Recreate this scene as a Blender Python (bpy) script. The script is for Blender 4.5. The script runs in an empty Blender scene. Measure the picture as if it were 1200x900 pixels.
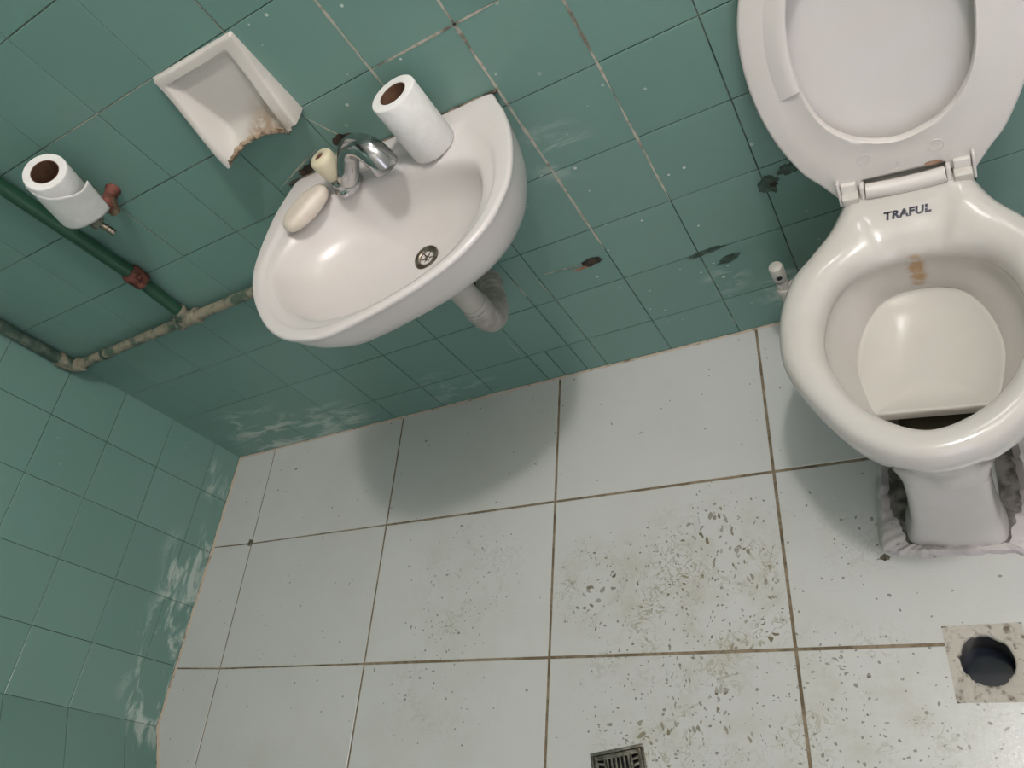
import bpy, bmesh, math, random
from mathutils import Vector, Matrix, noise
from mathutils.bvhtree import BVHTree
random.seed(7)
SC = bpy.context.scene
COL = SC.collection
PI = math.pi

# ------------------------------------------------------------------ helpers
def link(o, parent=None):
    COL.objects.link(o)
    if parent is not None:
        o.parent = parent
    return o

def tag(o, label=None, cat=None, group=None, kind=None):
    if label: o['label'] = label
    if cat: o['category'] = cat
    if group: o['group'] = group
    if kind: o['kind'] = kind
    return o

def thing(name, label, cat, loc=(0, 0, 0), rz=0.0, group=None):
    o = bpy.data.objects.new(name, None)
    o.empty_display_size = 0.05
    o.location = loc
    o.rotation_euler = (0, 0, rz)
    link(o)
    return tag(o, label, cat, group)

def finish(name, bm, mats, parent=None, smooth=True, angle=38, origin=(0, 0, 0)):
    """turn a bmesh (in parent's local frame, or world when origin given) into one object"""
    bmesh.ops.recalc_face_normals(bm, faces=bm.faces)
    if any(origin):
        bmesh.ops.translate(bm, verts=bm.verts, vec=-Vector(origin))
    me = bpy.data.meshes.new(name)
    bm.to_mesh(me); bm.free()
    for m in (mats if isinstance(mats, (list, tuple)) else [mats]):
        me.materials.append(m)
    if smooth:
        for p in me.polygons: p.use_smooth = True
        me.set_sharp_from_angle(angle=math.radians(angle))
    o = bpy.data.objects.new(name, me)
    return link(o, parent)

def loft(bm, rings, close=True, cap0=False, cap1=False, mi=0):
    vs = [[bm.verts.new(p) for p in r] for r in rings]
    n = len(vs[0])
    for a, b in zip(vs, vs[1:]):
        for i in range(n if close else n - 1):
            j = (i + 1) % n
            f = bm.faces.new((a[i], a[j], b[j], b[i])); f.material_index = mi
    if cap0:
        f = bm.faces.new(list(reversed(vs[0]))); f.material_index = mi
    if cap1:
        f = bm.faces.new(vs[-1]); f.material_index = mi
    return vs

def fan(bm, ring, c, mi=0):
    v = bm.verts.new(c)
    n = len(ring)
    for i in range(n):
        f = bm.faces.new((ring[i], ring[(i + 1) % n], v)); f.material_index = mi

def lathe(bm, prof, seg=48, mat=None, mi=0, closed=False):
    """prof: (r, z) list; r==0 ends become poles"""
    rings = []
    for r, z in prof:
        rings.append([Vector((max(r, 1e-5) * math.cos(2 * PI * i / seg), max(r, 1e-5) * math.sin(2 * PI * i / seg), z)) for i in range(seg)])
    if closed: rings.append(rings[0])
    if mat is not None:
        rings = [[mat @ p for p in r] for r in rings]
    if closed:
        vs = [[bm.verts.new(p) for p in r] for r in rings[:-1]]
        vs.append(vs[0])
        for a, b in zip(vs, vs[1:]):
            for i in range(seg):
                j = (i + 1) % seg
                bm.faces.new((a[i], a[j], b[j], b[i])).material_index = mi
    else:
        loft(bm, rings, cap0=True, cap1=True, mi=mi)

def axis_matrix(base, tip):
    base, tip = Vector(base), Vector(tip)
    q = (tip - base).to_track_quat('Z', 'Y')
    return Matrix.Translation(base) @ q.to_matrix().to_4x4()

def tube(bm, pts, radii, seg=20, cap=True, mi=0):
    pts = [Vector(p) for p in pts]
    if not isinstance(radii, (list, tuple)): radii = [radii] * len(pts)
    rings = []
    up = None
    for i, p in enumerate(pts):
        t = (pts[min(i + 1, len(pts) - 1)] - pts[max(i - 1, 0)]).normalized()
        if up is None:
            up = t.orthogonal().normalized()
        up = (up - t * up.dot(t)).normalized()
        s = t.cross(up)
        rings.append([p + radii[i] * (math.cos(2 * PI * k / seg) * up + math.sin(2 * PI * k / seg) * s) for k in range(seg)])
    loft(bm, rings, cap0=cap, cap1=cap, mi=mi)

def box(bm, c, size, rot=None, bevel=0.0, mi=0):
    r = bmesh.ops.create_cube(bm, size=1.0)
    m = Matrix.Translation(c) @ (rot if rot is not None else Matrix.Identity(4)) @ Matrix.Diagonal((*size, 1))
    bmesh.ops.transform(bm, matrix=m, verts=r['verts'])
    fs = {f for v in r['verts'] for f in v.link_faces}
    for f in fs: f.material_index = mi
    if bevel:
        es = {e for v in r['verts'] for e in v.link_edges}
        bmesh.ops.bevel(bm, geom=list(es), offset=bevel, segments=3, affect='EDGES', profile=0.5)

def catmull(pts, per=8, closed=True):
    out = []
    n = len(pts)
    P = [Vector(p) for p in pts]
    rng = range(n) if closed else range(n - 1)
    for i in rng:
        if closed:
            a, b, c, d = P[i - 1], P[i], P[(i + 1) % n], P[(i + 2) % n]
        else:
            a, b, c, d = P[max(i - 1, 0)], P[i], P[i + 1], P[min(i + 2, n - 1)]
        for k in range(per):
            t = k / per
            out.append(0.5 * ((2 * b) + (c - a) * t + (2 * a - 5 * b + 4 * c - d) * t * t + (3 * b - a - 3 * c + d) * t ** 3))
    if not closed: out.append(P[-1])
    return out

def polar(curve, centre, n):
    """radius of a closed star-shaped 2-D curve at n even angles about centre"""
    cx, cy = centre
    out = []
    m = len(curve)
    for i in range(n):
        a = 2 * PI * i / n
        dx, dy = math.cos(a), math.sin(a)
        best = 0
        for j in range(m):
            x1, y1 = curve[j][0] - cx, curve[j][1] - cy
            x2, y2 = curve[(j + 1) % m][0] - cx, curve[(j + 1) % m][1] - cy
            ex, ey = x2 - x1, y2 - y1
            den = dx * ey - dy * ex
            if abs(den) < 1e-12: continue
            t = (x1 * ey - y1 * ex) / den
            s = (x1 * dy - y1 * dx) / den
            if t > 0 and -1e-6 <= s <= 1 + 1e-6: best = max(best, t)
        out.append(best)
    return out

def sstep(a, b, x):
    t = min(max((x - a) / (b - a), 0), 1)
    return t * t * (3 - 2 * t)

# ------------------------------------------------------------------ materials
class NT:
    def __init__(s, name):
        s.m = bpy.data.materials.new(name); s.m.use_nodes = True
        s.t = s.m.node_tree; s.n = s.t.nodes; s.l = s.t.links
        s.b = s.n['Principled BSDF']
        s._pos = None
    def put(s, sock, v):
        if hasattr(v, 'is_output'): s.l.new(v, sock)
        elif isinstance(v, (tuple, list)) and len(v) == 3 and sock.type == 'RGBA': sock.default_value = (*v, 1)
        else: sock.default_value = v
    def pos(s):
        if s._pos is None:
            s._pos = s.n.new('ShaderNodeTexCoord').outputs['Object']
        return s._pos
    def island(s):
        return s.n.new('ShaderNodeNewGeometry').outputs['Random Per Island']
    def noise(s, scale, detail=3, rough=0.55, vec=None, dist=0.0, out='Fac'):
        k = s.n.new('ShaderNodeTexNoise')
        k.inputs['Scale'].default_value = scale; k.inputs['Detail'].default_value = detail
        k.inputs['Roughness'].default_value = rough; k.inputs['Distortion'].default_value = dist
        s.l.new(vec if vec is not None else s.pos(), k.inputs['Vector'])
        return k.outputs[out]
    def voro(s, scale, vec=None, rnd=1.0):
        k = s.n.new('ShaderNodeTexVoronoi'); k.inputs['Scale'].default_value = scale
        k.inputs['Randomness'].default_value = rnd
        s.l.new(vec if vec is not None else s.pos(), k.inputs['Vector'])
        return k.outputs['Distance'], k.outputs['Color']
    def math(s, op, a, b=0.0, c=None, clamp=False):
        k = s.n.new('ShaderNodeMath'); k.operation = op; k.use_clamp = clamp
        s.put(k.inputs[0], a); s.put(k.inputs[1], b)
        if c is not None: s.put(k.inputs[2], c)
        return k.outputs[0]
    def ramp(s, x, a, b, lo=0.0, hi=1.0):
        k = s.n.new('ShaderNodeMapRange'); k.interpolation_type = 'SMOOTHSTEP'
        s.put(k.inputs[0], x); k.inputs[1].default_value = a; k.inputs[2].default_value = b
        k.inputs[3].default_value = lo; k.inputs[4].default_value = hi
        return k.outputs[0]
    def mix(s, f, a, b):
        k = s.n.new('ShaderNodeMix'); k.data_type = 'RGBA'
        s.put(k.inputs[0], f); s.put(k.inputs[6], a); s.put(k.inputs[7], b)
        return k.outputs[2]
    def vmath(s, op, a, b=None, scale=None):
        k = s.n.new('ShaderNodeVectorMath'); k.operation = op
        s.put(k.inputs[0], a)
        if b is not None: s.put(k.inputs[1], b)
        if scale is not None: s.put(k.inputs['Scale'], scale)
        return k.outputs['Value'] if op in ('DISTANCE', 'LENGTH', 'DOT_PRODUCT') else k.outputs[0]
    def xyz(s, v=None):
        k = s.n.new('ShaderNodeSeparateXYZ'); s.l.new(v if v is not None else s.pos(), k.inputs[0])
        return k.outputs
    def bump(s, h, strength=0.3, dist=0.001):
        k = s.n.new('ShaderNodeBump'); k.inputs['Strength'].default_value = strength
        k.inputs['Distance'].default_value = dist
        s.l.new(h, k.inputs['Height']); s.l.new(k.outputs[0], s.b.inputs['Normal'])
    def blobs(s, items, p=None):
        """sum of soft round patches (x, y, z, radius, strength)"""
        tot = None
        for x, y, z, r, w in items:
            d = s.vmath('DISTANCE', p if p is not None else s.pos(), (x, y, z))
            f = s.ramp(d, r, r * 0.25, 0.0, w)
            tot = f if tot is None else s.math('ADD', tot, f, clamp=True)
        return tot
    def done(s, color=None, rough=0.4, metal=0.0, spec=0.5, coat=0.0, **kw):
        if color is not None: s.put(s.b.inputs['Base Color'], color)
        s.put(s.b.inputs['Roughness'], rough); s.b.inputs['Metallic'].default_value = metal
        s.b.inputs['Specular IOR Level'].default_value = spec
        s.b.inputs['Coat Weight'].default_value = coat
        for k, v in kw.items(): s.put(s.b.inputs[k.replace('_', ' ')], v)
        return s.m

def green_tile(name, scuff_blobs, specks):
    t = NT(name)
    r = t.island()
    base = t.mix(r, (0.143, 0.262, 0.231), (0.160, 0.284, 0.251))
    n = t.noise(5.0, 4, 0.6)
    base = t.mix(t.ramp(n, 0.2, 0.9, 0, 0.30), base, (0.160, 0.258, 0.220))
    n2 = t.noise(40, 3, 0.6)
    base = t.mix(t.ramp(n2, 0.45, 0.9, 0, 0.08), base, (0.09, 0.17, 0.14))
    # pale scuffs: smeared plaster
    sv = t.vmath('MULTIPLY', t.pos(), (9, 9, 28))
    st = t.noise(1.0, 5, 0.65, vec=sv, dist=0.6)
    m = t.blobs(scuff_blobs)
    f = t.math('MULTIPLY', m, t.ramp(st, 0.47, 0.62), clamp=True)
    base = t.mix(f, base, (0.42, 0.50, 0.46))
    # white paint specks
    d, c = t.voro(38)
    cs = t.n.new('ShaderNodeSeparateColor'); t.l.new(c, cs.inputs[0])
    sm = t.blobs(specks)
    sp = t.math('MULTIPLY', t.math('LESS_THAN', d, t.math('MULTIPLY', cs.outputs[0], 0.13)), t.math('GREATER_THAN', cs.outputs[1], 0.72))
    base = t.mix(t.math('MULTIPLY', sp, sm), base, (0.55, 0.60, 0.56))
    t.bump(t.noise(9, 2, 0.5), 0.05, 0.004)
    return t.done(base, 0.24, spec=0.42)

def grout_mat(name, dark, light, bias, scale=7.0):
    t = NT(name)
    n = t.noise(scale, 4, 0.7)
    c = t.mix(t.ramp(n, bias - 0.1, bias + 0.1), dark, light)
    c = t.mix(t.ramp(t.noise(90, 2), 0.5, 0.75, 0, 0.5), c, (0.04, 0.045, 0.035))
    return t.done(c, 0.85, spec=0.2)

DIRT = [(1.15, -.50, 0, .13, 1.0), (1.20, -.56, 0, .11, .8), (1.33, -.47, 0, .14, .8), (1.43, -.44, 0, .13, .75),
        (1.36, -.60, 0, .14, .8), (1.45, -.56, 0, .10, .8), (1.62, -.48, 0, .12, .35), (.85, -.47, 0, .20, .45),
        (1.46, -.71, 0, .22, .6), (1.24, -.72, 0, .2, .55), (1.65, -.72, 0, .16, .4), (.80, -.66, 0, .2, .3), (1.28, -.86, 0, .2, .4),
        (1.68, -.86, 0, .22, .45)]
def floor_tile():
    t = NT('white_floor_tile')
    p = t.pos()
    r = t.island()
    base = t.mix(r, (0.530, 0.540, 0.522), (0.560, 0.570, 0.552))
    big = t.noise(3.2, 5, 0.65)
    base = t.mix(t.ramp(big, 0.42, 0.78, 0, 0.30), base, (0.43, 0.42, 0.35))
    mask = t.blobs(DIRT)
    warp = t.vmath('ADD', p, t.vmath('SCALE', t.noise(22, 2, out='Color'), scale=0.034))
    # muddy shoe-tread lumps
    d, c = t.voro(84, vec=t.vmath('MULTIPLY', warp, t.mix(t.ramp(t.noise(4, 1), .48, .52), (1.0, 1.7, 1.0), (1.6, .9, 1.0))))
    cs = t.n.new('ShaderNodeSeparateColor'); t.l.new(c, cs.inputs[0])
    rad = t.math('MULTIPLY', t.math('POWER', mask, 1.4), t.math('MULTIPLY', t.math('MULTIPLY', cs.outputs[0], t.ramp(t.noise(11, 2), .38, .62, .5, 1.0)), 0.68))
    spot = t.math('MULTIPLY', t.ramp(t.math('SUBTRACT', rad, d), -0.03, 0.08), t.math('GREATER_THAN', cs.outputs[1], 0.38))
    base = t.mix(t.math('MULTIPLY', spot, t.math('MULTIPLY_ADD', cs.outputs[2], 0.6, 0.4)), base, (0.150, 0.122, 0.070))
    # small dark grit
    d2, c2 = t.voro(150, vec=warp)
    c2s = t.n.new('ShaderNodeSeparateColor'); t.l.new(c2, c2s.inputs[0])
    g = t.math('MULTIPLY', t.math('LESS_THAN', d2, t.math('MULTIPLY', c2s.outputs[0], 0.42)), t.math('GREATER_THAN', c2s.outputs[1], t.math('SUBTRACT', 0.985, t.math('MULTIPLY', mask, 0.34))))
    base = t.mix(t.math('MULTIPLY', g, 0.7), base, (0.12, 0.10, 0.075))
    # scratchy squiggles of dried mud
    sq = t.math('ABSOLUTE', t.math('SUBTRACT', t.noise(42, 2, 0.5, dist=1.2), 0.5))
    sq = t.math('MULTIPLY', t.ramp(sq, 0.045, 0.010), t.ramp(t.noise(9, 2), 0.45, 0.62))
    base = t.mix(t.math('MULTIPLY', t.math('MULTIPLY', sq, mask), 0.75), base, (0.30, 0.28, 0.20))
    film = t.math('MULTIPLY', mask, t.ramp(t.noise(16, 4, 0.7), 0.40, 0.75, 0, 0.42))
    base = t.mix(film, base, (0.36, 0.33, 0.22))
    h = t.noise(170, 3, 0.6)
    t.bump(h, 0.30, 0.0008)
    return t.done(base, 0.23, spec=0.5)

def porcelain(name, a, b, rough=0.14, stain=None, stain_c=(0.45, 0.30, 0.14), speck=True, coat=0.2):
    t = NT(name)
    n = t.noise(9, 4, 0.6)
    c = t.mix(t.ramp(n, 0.35, 0.75), a, b)
    if speck:
        d, col = t.voro(30)
        cs = t.n.new('ShaderNodeSeparateColor'); t.l.new(col, cs.inputs[0])
        sp = t.math('MULTIPLY', t.math('LESS_THAN', d, 0.045), t.math('GREATER_THAN', cs.outputs[1], 0.86))
        c = t.mix(t.math('MULTIPLY', sp, 0.5), c, (0.22, 0.17, 0.13))
    if stain:
        m = t.blobs(stain)
        c = t.mix(t.math('MULTIPLY', m, t.ramp(t.noise(60, 3, 0.6), 0.25, 0.55)), c, stain_c)
    return t.done(c, rough, spec=0.5, coat=coat, Coat_Roughness=0.08)

def simple(name, a, b, scale=30, rough=0.5, metal=0.0, spec=0.5, lo=0.4, hi=0.65, bump=0.0, bs=120, coat=0.0):
    t = NT(name)
    c = t.mix(t.ramp(t.noise(scale, 4, 0.6), lo, hi), a, b)
    if bump: t.bump(t.noise(bs, 3, 0.6), bump, 0.001)
    return t.done(c, rough, metal, spec, coat)

M = {}
M['tile_back'] = green_tile('green_wall_tile',
    [(.20, 0, .06, .20, .9), (.42, 0, .05, .14, .6), (.80, 0, .05, .15, .3), (1.62, 0, .10, .10, .8), (1.50, 0, .18, .06, .5), (1.35, 0, .6, .08, .6)],
    [(1.45, 0, .35, .35, 1), (1.25, 0, .85, .2, .8), (1.1, 0, .95, .2, .9), (1.40, 0, .55, .25, .8)])
M['tile_left'] = green_tile('green_side_wall_tile',
    [(0, -.42, .05, .10, 1), (-.01, -.33, .05, .12, 1), (-.02, -.52, .05, .12, 1), (-.02, -.64, .04, .13, 1), (-.03, -.73, .04, .1, 1), (0, -.1, .05, .08, .7)],
    [(0, -.3, .3, .4, .25)])
M['grout_back'] = grout_mat('wall_grout', (0.030, 0.050, 0.038), (0.20, 0.20, 0.15), 0.56)
M['grout_left'] = grout_mat('side_wall_grout', (0.018, 0.030, 0.022), (0.12, 0.17, 0.13), 0.60, 5)
M['grout_pale'] = grout_mat('pale_wall_grout', (0.17, 0.16, 0.125), (0.45, 0.42, 0.35), 0.42, 14)
M['floor_tile'] = floor_tile()
M['floor_grout'] = grout_mat('brown_floor_grout', (0.15, 0.115, 0.07), (0.27, 0.22, 0.15), 0.5, 12)
M['stain'] = simple('dark_stain_and_gap_shade', (0.012, 0.012, 0.010), (0.07, 0.045, 0.03), 80, 0.9)  # wall stains, and the painted shade of the gap behind the basin
M['rust_stain'] = simple('rust_stain', (0.25, 0.13, 0.08), (0.38, 0.25, 0.16), 90, 0.85)
M['mould'] = simple('grey_mould_stain', (0.035, 0.06, 0.045), (0.06, 0.11, 0.085), 60, 0.8)
M['sealant'] = simple('dirty_cement_joint', (0.16, 0.115, 0.075), (0.50, 0.43, 0.345), 24, 0.9, lo=0.30, hi=0.46, bump=0.6)
M['basin_seal'] = simple('dirty_basin_seal', (0.05, 0.045, 0.035), (0.24, 0.19, 0.14), 34, 0.9, lo=.4, hi=.6, bump=.6)
M['plain_teal'] = simple('plain_teal_paint', (0.12, 0.25, 0.20), (0.13, 0.26, 0.21), 6, 0.5)
M['white_paint'] = simple('white_ceiling_paint', (0.72, 0.71, 0.68), (0.76, 0.75, 0.72), 5, 0.9)
M['sink'] = porcelain('sink_porcelain', (0.655, 0.620, 0.605), (0.635, 0.595, 0.57), 0.26,
    [(1.10, -.20, .66, .09, .35), (.97, -.10, .75, .06, .3), (1.30, -.06, .745, .06, .3)], (0.52, 0.46, 0.36), coat=0.05)
M['toilet'] = porcelain('toilet_porcelain', (0.60, 0.575, 0.540), (0.565, 0.535, 0.495), 0.12,
    [(0.0, -.104, .368, .013, .7), (0.0, -.102, .350, .017, 1.0), (-.001, -.101, .335, .017, 1.0), (.001, -.100, .318, .017, 1.0), (0, -.098, .302, .014, .8)], (0.42, 0.26, 0.12))
M['shelf'] = porcelain('bowl_shelf_porcelain', (0.60, 0.575, 0.53), (0.57, 0.545, 0.49), 0.12)
M['ped'] = porcelain('pedestal_porcelain', (0.60, 0.572, 0.555), (0.572, 0.542, 0.52), 0.16,
    [(0.05, -.24, .10, .11, .9), (-.05, -.24, .10, .11, .9), (-.03, -.405, .0, .03, .6), (.04, -.41, 0, .03, .5)], (0.16, 0.14, 0.125))
M['seat'] = porcelain('seat_plastic', (0.68, 0.645, 0.615), (0.66, 0.62, 0.585), 0.30, speck=False)
M['lid'] = porcelain('lid_plastic', (0.68, 0.655, 0.635), (0.665, 0.635, 0.60), 0.24, speck=False)
M['cream'] = simple('yellowed_cream_plastic', (0.62, 0.56, 0.40), (0.66, 0.60, 0.46), 20, 0.35)
M['pad'] = simple('cream_seat_edge', (0.60, 0.56, 0.48), (0.63, 0.59, 0.51), 20, 0.35)
M['white_plastic'] = simple('white_pipe_plastic', (0.55, 0.52, 0.47), (0.61, 0.58, 0.54), 25, 0.38)
M['pvc'] = simple('grey_white_waste_plastic', (0.40, 0.385, 0.345), (0.46, 0.44, 0.40), 22, 0.42)
M['grey_rubber'] = simple('grey_corrugated_plastic', (0.30, 0.28, 0.25), (0.44, 0.41, 0.375), 30, 0.6)
M['dark_rubber'] = simple('black_rubber', (0.012, 0.012, 0.011), (0.03, 0.03, 0.027), 40, 0.7)
M['chrome'] = simple('worn_chrome', (0.42, 0.42, 0.42), (0.55, 0.55, 0.55), 25, 0.14, metal=1.0)
M['dull_metal'] = simple('dull_steel', (0.20, 0.17, 0.13), (0.42, 0.38, 0.32), 60, 0.36, metal=1.0)
M['grate'] = simple('tarnished_grate_metal', (0.16, 0.145, 0.12), (0.33, 0.31, 0.26), 70, 0.42, metal=0.85)
M['dark_hole'] = simple('dark_drain_hole', (0.008, 0.009, 0.010), (0.02, 0.02, 0.022), 40, 0.6)
M['soap'] = simple('cream_soap', (0.66, 0.58, 0.49), (0.70, 0.63, 0.55), 22, 0.42)
M['paper'] = simple('toilet_paper', (0.73, 0.72, 0.70), (0.78, 0.77, 0.755), 40, 0.95, bump=0.35, bs=220, spec=0.1)
M['core'] = simple('brown_cardboard', (0.14, 0.075, 0.045), (0.17, 0.095, 0.06), 60, 0.9, spec=0.1)
M['green_pipe'] = simple('dark_green_painted_pipe', (0.014, 0.062, 0.034), (0.028, 0.095, 0.056), 18, 0.42, lo=0.45, hi=0.75)
M['worn_pipe'] = simple('worn_painted_pipe', (0.06, 0.10, 0.07), (0.25, 0.225, 0.165), 30, 0.6, lo=0.38, hi=0.55, bump=0.6, bs=90)
M['bare_pipe'] = simple('weathered_grey_green_pipe', (0.026, 0.055, 0.040), (0.11, 0.14, 0.105), 26, 0.5, lo=0.42, hi=0.66)
M['rust'] = simple('red_brown_rust', (0.07, 0.022, 0.014), (0.20, 0.065, 0.045), 70, 0.75, bump=0.8)
M['brass'] = simple('dirty_brass', (0.16, 0.11, 0.065), (0.26, 0.19, 0.12), 60, 0.55, metal=0.5)
M['mortar'] = simple('pale_pink_mortar', (0.22, 0.19, 0.18), (0.56, 0.52, 0.515), 38, 0.9, lo=0.28, hi=0.40, bump=1.0, bs=80)
M['floor_blot'] = simple('dark_floor_blot', (0.06, 0.05, 0.035), (0.20, 0.17, 0.12), 130, 0.9)
M['grime'] = simple('dark_foot_grime', (0.06, 0.055, 0.05), (0.24, 0.22, 0.20), 40, 0.8, lo=0.35, hi=0.6, bump=.8)
M['cement'] = simple('rough_drain_cement', (0.14, 0.11, 0.08), (0.47, 0.44, 0.385), 75, 0.95, lo=0.30, hi=0.50, bump=1.0, bs=140)
M['pipe_wall'] = simple('dark_grey_drain_pipe', (0.05, 0.052, 0.055), (0.10, 0.10, 0.105), 25, 0.5)
M['ink'] = simple('navy_blue_print', (0.006, 0.008, 0.030), (0.010, 0.013, 0.040), 30, 0.4)
M['ceramic'] = porcelain('dish_ceramic', (0.60, 0.565, 0.525), (0.57, 0.535, 0.49), 0.28,
    [(.036, -.02, .016, .060, 1.0), (.0, -.03, .008, .04, .8)], (0.34, 0.26, 0.19))
M['broken'] = simple('broken_ceramic_edge', (0.10, 0.065, 0.04), (0.40, 0.31, 0.22), 75, 0.95, lo=0.35, hi=0.6, bump=1.0, bs=110)
t = NT('drain_water'); M['water'] = t.done((0.012, 0.016, 0.028), 0.05, spec=0.5)
t = NT('bowl_water'); M['bowl_water'] = t.done((0.10, 0.095, 0.06), 0.05, spec=0.5)

# ------------------------------------------------------------------ room shell
S = 0.15
KA = 0.0242                      # the back wall's rows climb slightly to the right
def row_z(k, x): return 0.0844 + KA * x + (k - 1) * S

def tile(bm, quad, normal, gap, h=0.0016, tilt=0.0022, mi=0):
    """one raised tile with a chamfer, filling quad shrunk by gap"""
    q = [Vector(p) for p in quad]
    c = sum(q, Vector()) / 4
    e1 = (q[1] - q[0]).normalized(); e2 = (q[3] - q[0]).normalized()
    if (q[1] - q[0]).length < 3 * gap or (q[3] - q[0]).length < 3 * gap: return
    sg = [(1, 1), (-1, 1), (-1, -1), (1, -1)]
    ta, tb = random.uniform(-tilt, tilt), random.uniform(-tilt, tilt)
    def ring(g, hh):
        out = []
        for p, (a, b) in zip(q, sg):
            v = p + e1 * a * g + e2 * b * g
            d = v - c
            out.append(v + normal * (hh + ta * d.dot(e1) + tb * d.dot(e2)))
        return out
    vs = loft(bm, [ring(gap / 2, -0.0015), ring(gap / 2, h - 0.0006), ring(gap / 2 + 0.0008, h)], cap1=True, mi=mi)

XB = [1.476 - S * k for k in range(-9, 11)]
XB = sorted([x for x in XB if x > 0.05 and x < 2.75] + [0.0 - 0.02, 2.75])
ZTOP = 1.95
bm = bmesh.new()
# bed of grout the tiles sit in
f = bm.faces.new([bm.verts.new(p) for p in ((-.06, 0, -.01), (2.78, 0, -.01), (2.78, 0, 3.15), (-.06, 0, 3.15))]); f.material_index = 1
nb = Vector((0, -1, 0))
for a, b in zip(XB, XB[1:]):
    for k in range(0, 13):
        cuts = [a, b]
        if k <= 1 and a < 1.10 < b: cuts = [a, 1.070, 1.127, b] if k <= 0 else [a, 1.127, b]
        if k == 2 and a < 1.10 < b: cuts = [a, 1.127, b]
        for a2, b2 in zip(cuts, cuts[1:]):
            z = lambda kk, x: max(row_z(kk, x), 0.004) if kk > 0 else 0.004
            tile(bm, [(a2, 0, z(k, a2)), (b2, 0, z(k, b2)), (b2, 0, row_z(k + 1, b2)), (a2, 0, row_z(k + 1, a2))], nb, random.uniform(0.0013, 0.0021))
def strip(bm, pts, w, n, mi, lift=0.0012):
    """an irregular smear of grout along a line"""
    pts = [Vector(p) for p in pts]
    dense = []
    for p, q in zip(pts, pts[1:]):
        m = max(2, int((q - p).length / 0.012))
        dense += [p.lerp(q, i / m) for i in range(m)]
    dense.append(pts[-1])
    L, Rr = [], []
    for i, p in enumerate(dense):
        t_ = (dense[min(i + 1, len(dense) - 1)] - dense[max(i - 1, 0)]).normalized()
        s_ = n.cross(t_)
        tp_ = min(1, i / 4 + .15, (len(dense) - 1 - i) / 4 + .15)
        ww = w * tp_ * (0.45 + 0.9 * abs(noise.noise(p * 37.0 + Vector((w * 900, 0, 0))))) * 0.62
        o_ = s_ * 0.0006 * noise.noise(p * 60)
        L.append(bm.verts.new(p + s_ * ww + n * lift + o_)); Rr.append(bm.verts.new(p - s_ * ww + n * lift + o_))
    for i in range(len(dense) - 1):
        bm.faces.new((L[i], L[i + 1], Rr[i + 1], Rr[i])).material_index = mi
def vz(x, z): return (x, 0, z)
strip(bm, [vz(1.476, .66), vz(1.476, 1.5)], .0052, nb, 2, .0021)
strip(bm, [vz(1.476, .42), vz(1.476, .66)], .0042, nb, 2, .0021)
strip(bm, [vz(1.326, .36), vz(1.326, 1.3)], .0052, nb, 2, .0021)
strip(bm, [vz(1.176, .80), vz(1.176, 1.4)], .0042, nb, 2, .0021)
strip(bm, [vz(1.176, row_z(6, 1.176)), vz(1.40, row_z(6, 1.4))], .0052, nb, 2, .0021)
strip(bm, [vz(1.026, row_z(6, 1.0)), vz(1.026, 1.3)], .0022, nb, 2, .0021)
strip(bm, [vz(1.026, .845), vz(1.062, .775)], .0045, nb, 2, .0023)
strip(bm, [vz(.876, .745), vz(.95, .77), vz(1.00, .785)], .0035, nb, 2, .0023)
strip(bm, [vz(.58, row_z(7, .58)), vz(.876, row_z(7, .87))], .0018, nb, 2, .0021)
strip(bm, [vz(.576, .72), vz(.576, 1.0)], .0016, nb, 2, .0021)
strip(bm, [vz(1.476, .03), vz(1.476, .065)], .0055, nb, 2, .0023)
strip(bm, [vz(1.129, .275), vz(1.127, .355)], .0038, nb, 2, .0023)
strip(bm, [vz(1.017, .115), vz(1.014, .18)], .0022, nb, 2, .0023)
strip(bm, [vz(1.176, .28), vz(1.170, .345)], .0022, nb, 2, .0023)
strip(bm, [vz(1.19, .344), vz(1.285, .338)], .0042, nb, 2, .0023)
def blotch(bm, c, rx, rz, n_axis, mi, lift=0.0024, seed=0, seg=30, rot=0.0):
    """a flat ragged blot"""
    vs = []
    for i in range(seg):
        a = 2 * PI * i / seg
        k = 1 + 0.55 * noise.noise(Vector((math.cos(a) * 1.7 + seed * 3.1, math.sin(a) * 1.7, seed))) + 0.25 * noise.noise(Vector((math.cos(a) * 5 + seed, math.sin(a) * 5, 2 + seed)))
        u, v = rx * k * math.cos(a), rz * k * math.sin(a)
        u, v = u * math.cos(rot) - v * math.sin(rot), u * math.sin(rot) + v * math.cos(rot)
        if n_axis == 'y': p = (c[0] + u, c[1] - lift, c[2] + v)
        else: p = (c[0] + u, c[1] + v, c[2] + lift)
        vs.append(bm.verts.new(p))
    bm.faces.new(vs).material_index = mi
blotch(bm, (1.289, 0, .338), .021, .009, 'y', 3, .0028, 1, rot=.15)
blotch(bm, (1.275, 0, .331), .028, .0045, 'y', 4, .0026, 2, rot=.1)
blotch(bm, (1.632, 0, .385), .016, .020, 'y', 5, .0026, 3)
blotch(bm, (1.640, 0, .382), .006, .007, 'y', 3, .0029, 4)
blotch(bm, (1.672, 0, .405), .018, .012, 'y', 5, .0026, 5)
blotch(bm, (1.49, 0, .272), .035, .007, 'y', 5, .0026, 6, rot=.1)
blotch(bm, (1.52, 0, .235), .022, .008, 'y', 5, .0026, 7, rot=.25)
blotch(bm, (1.055, 0, .778), .020, .014, 'y', 3, .0026, 8)  # this and the next two: dark gap behind the basin, shade painted on the wall
blotch(bm, (.99, 0, .768), .022, .009, 'y', 3, .0026, 9, rot=.2)
blotch(bm, (.955, 0, .758), .02, .008, 'y', 3, .0026, 10, rot=.2)
wb = finish('wall_back', bm, [M['tile_back'], M['grout_back'], M['grout_pale'], M['stain'], M['rust_stain'], M['mould']], smooth=False)
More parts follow.
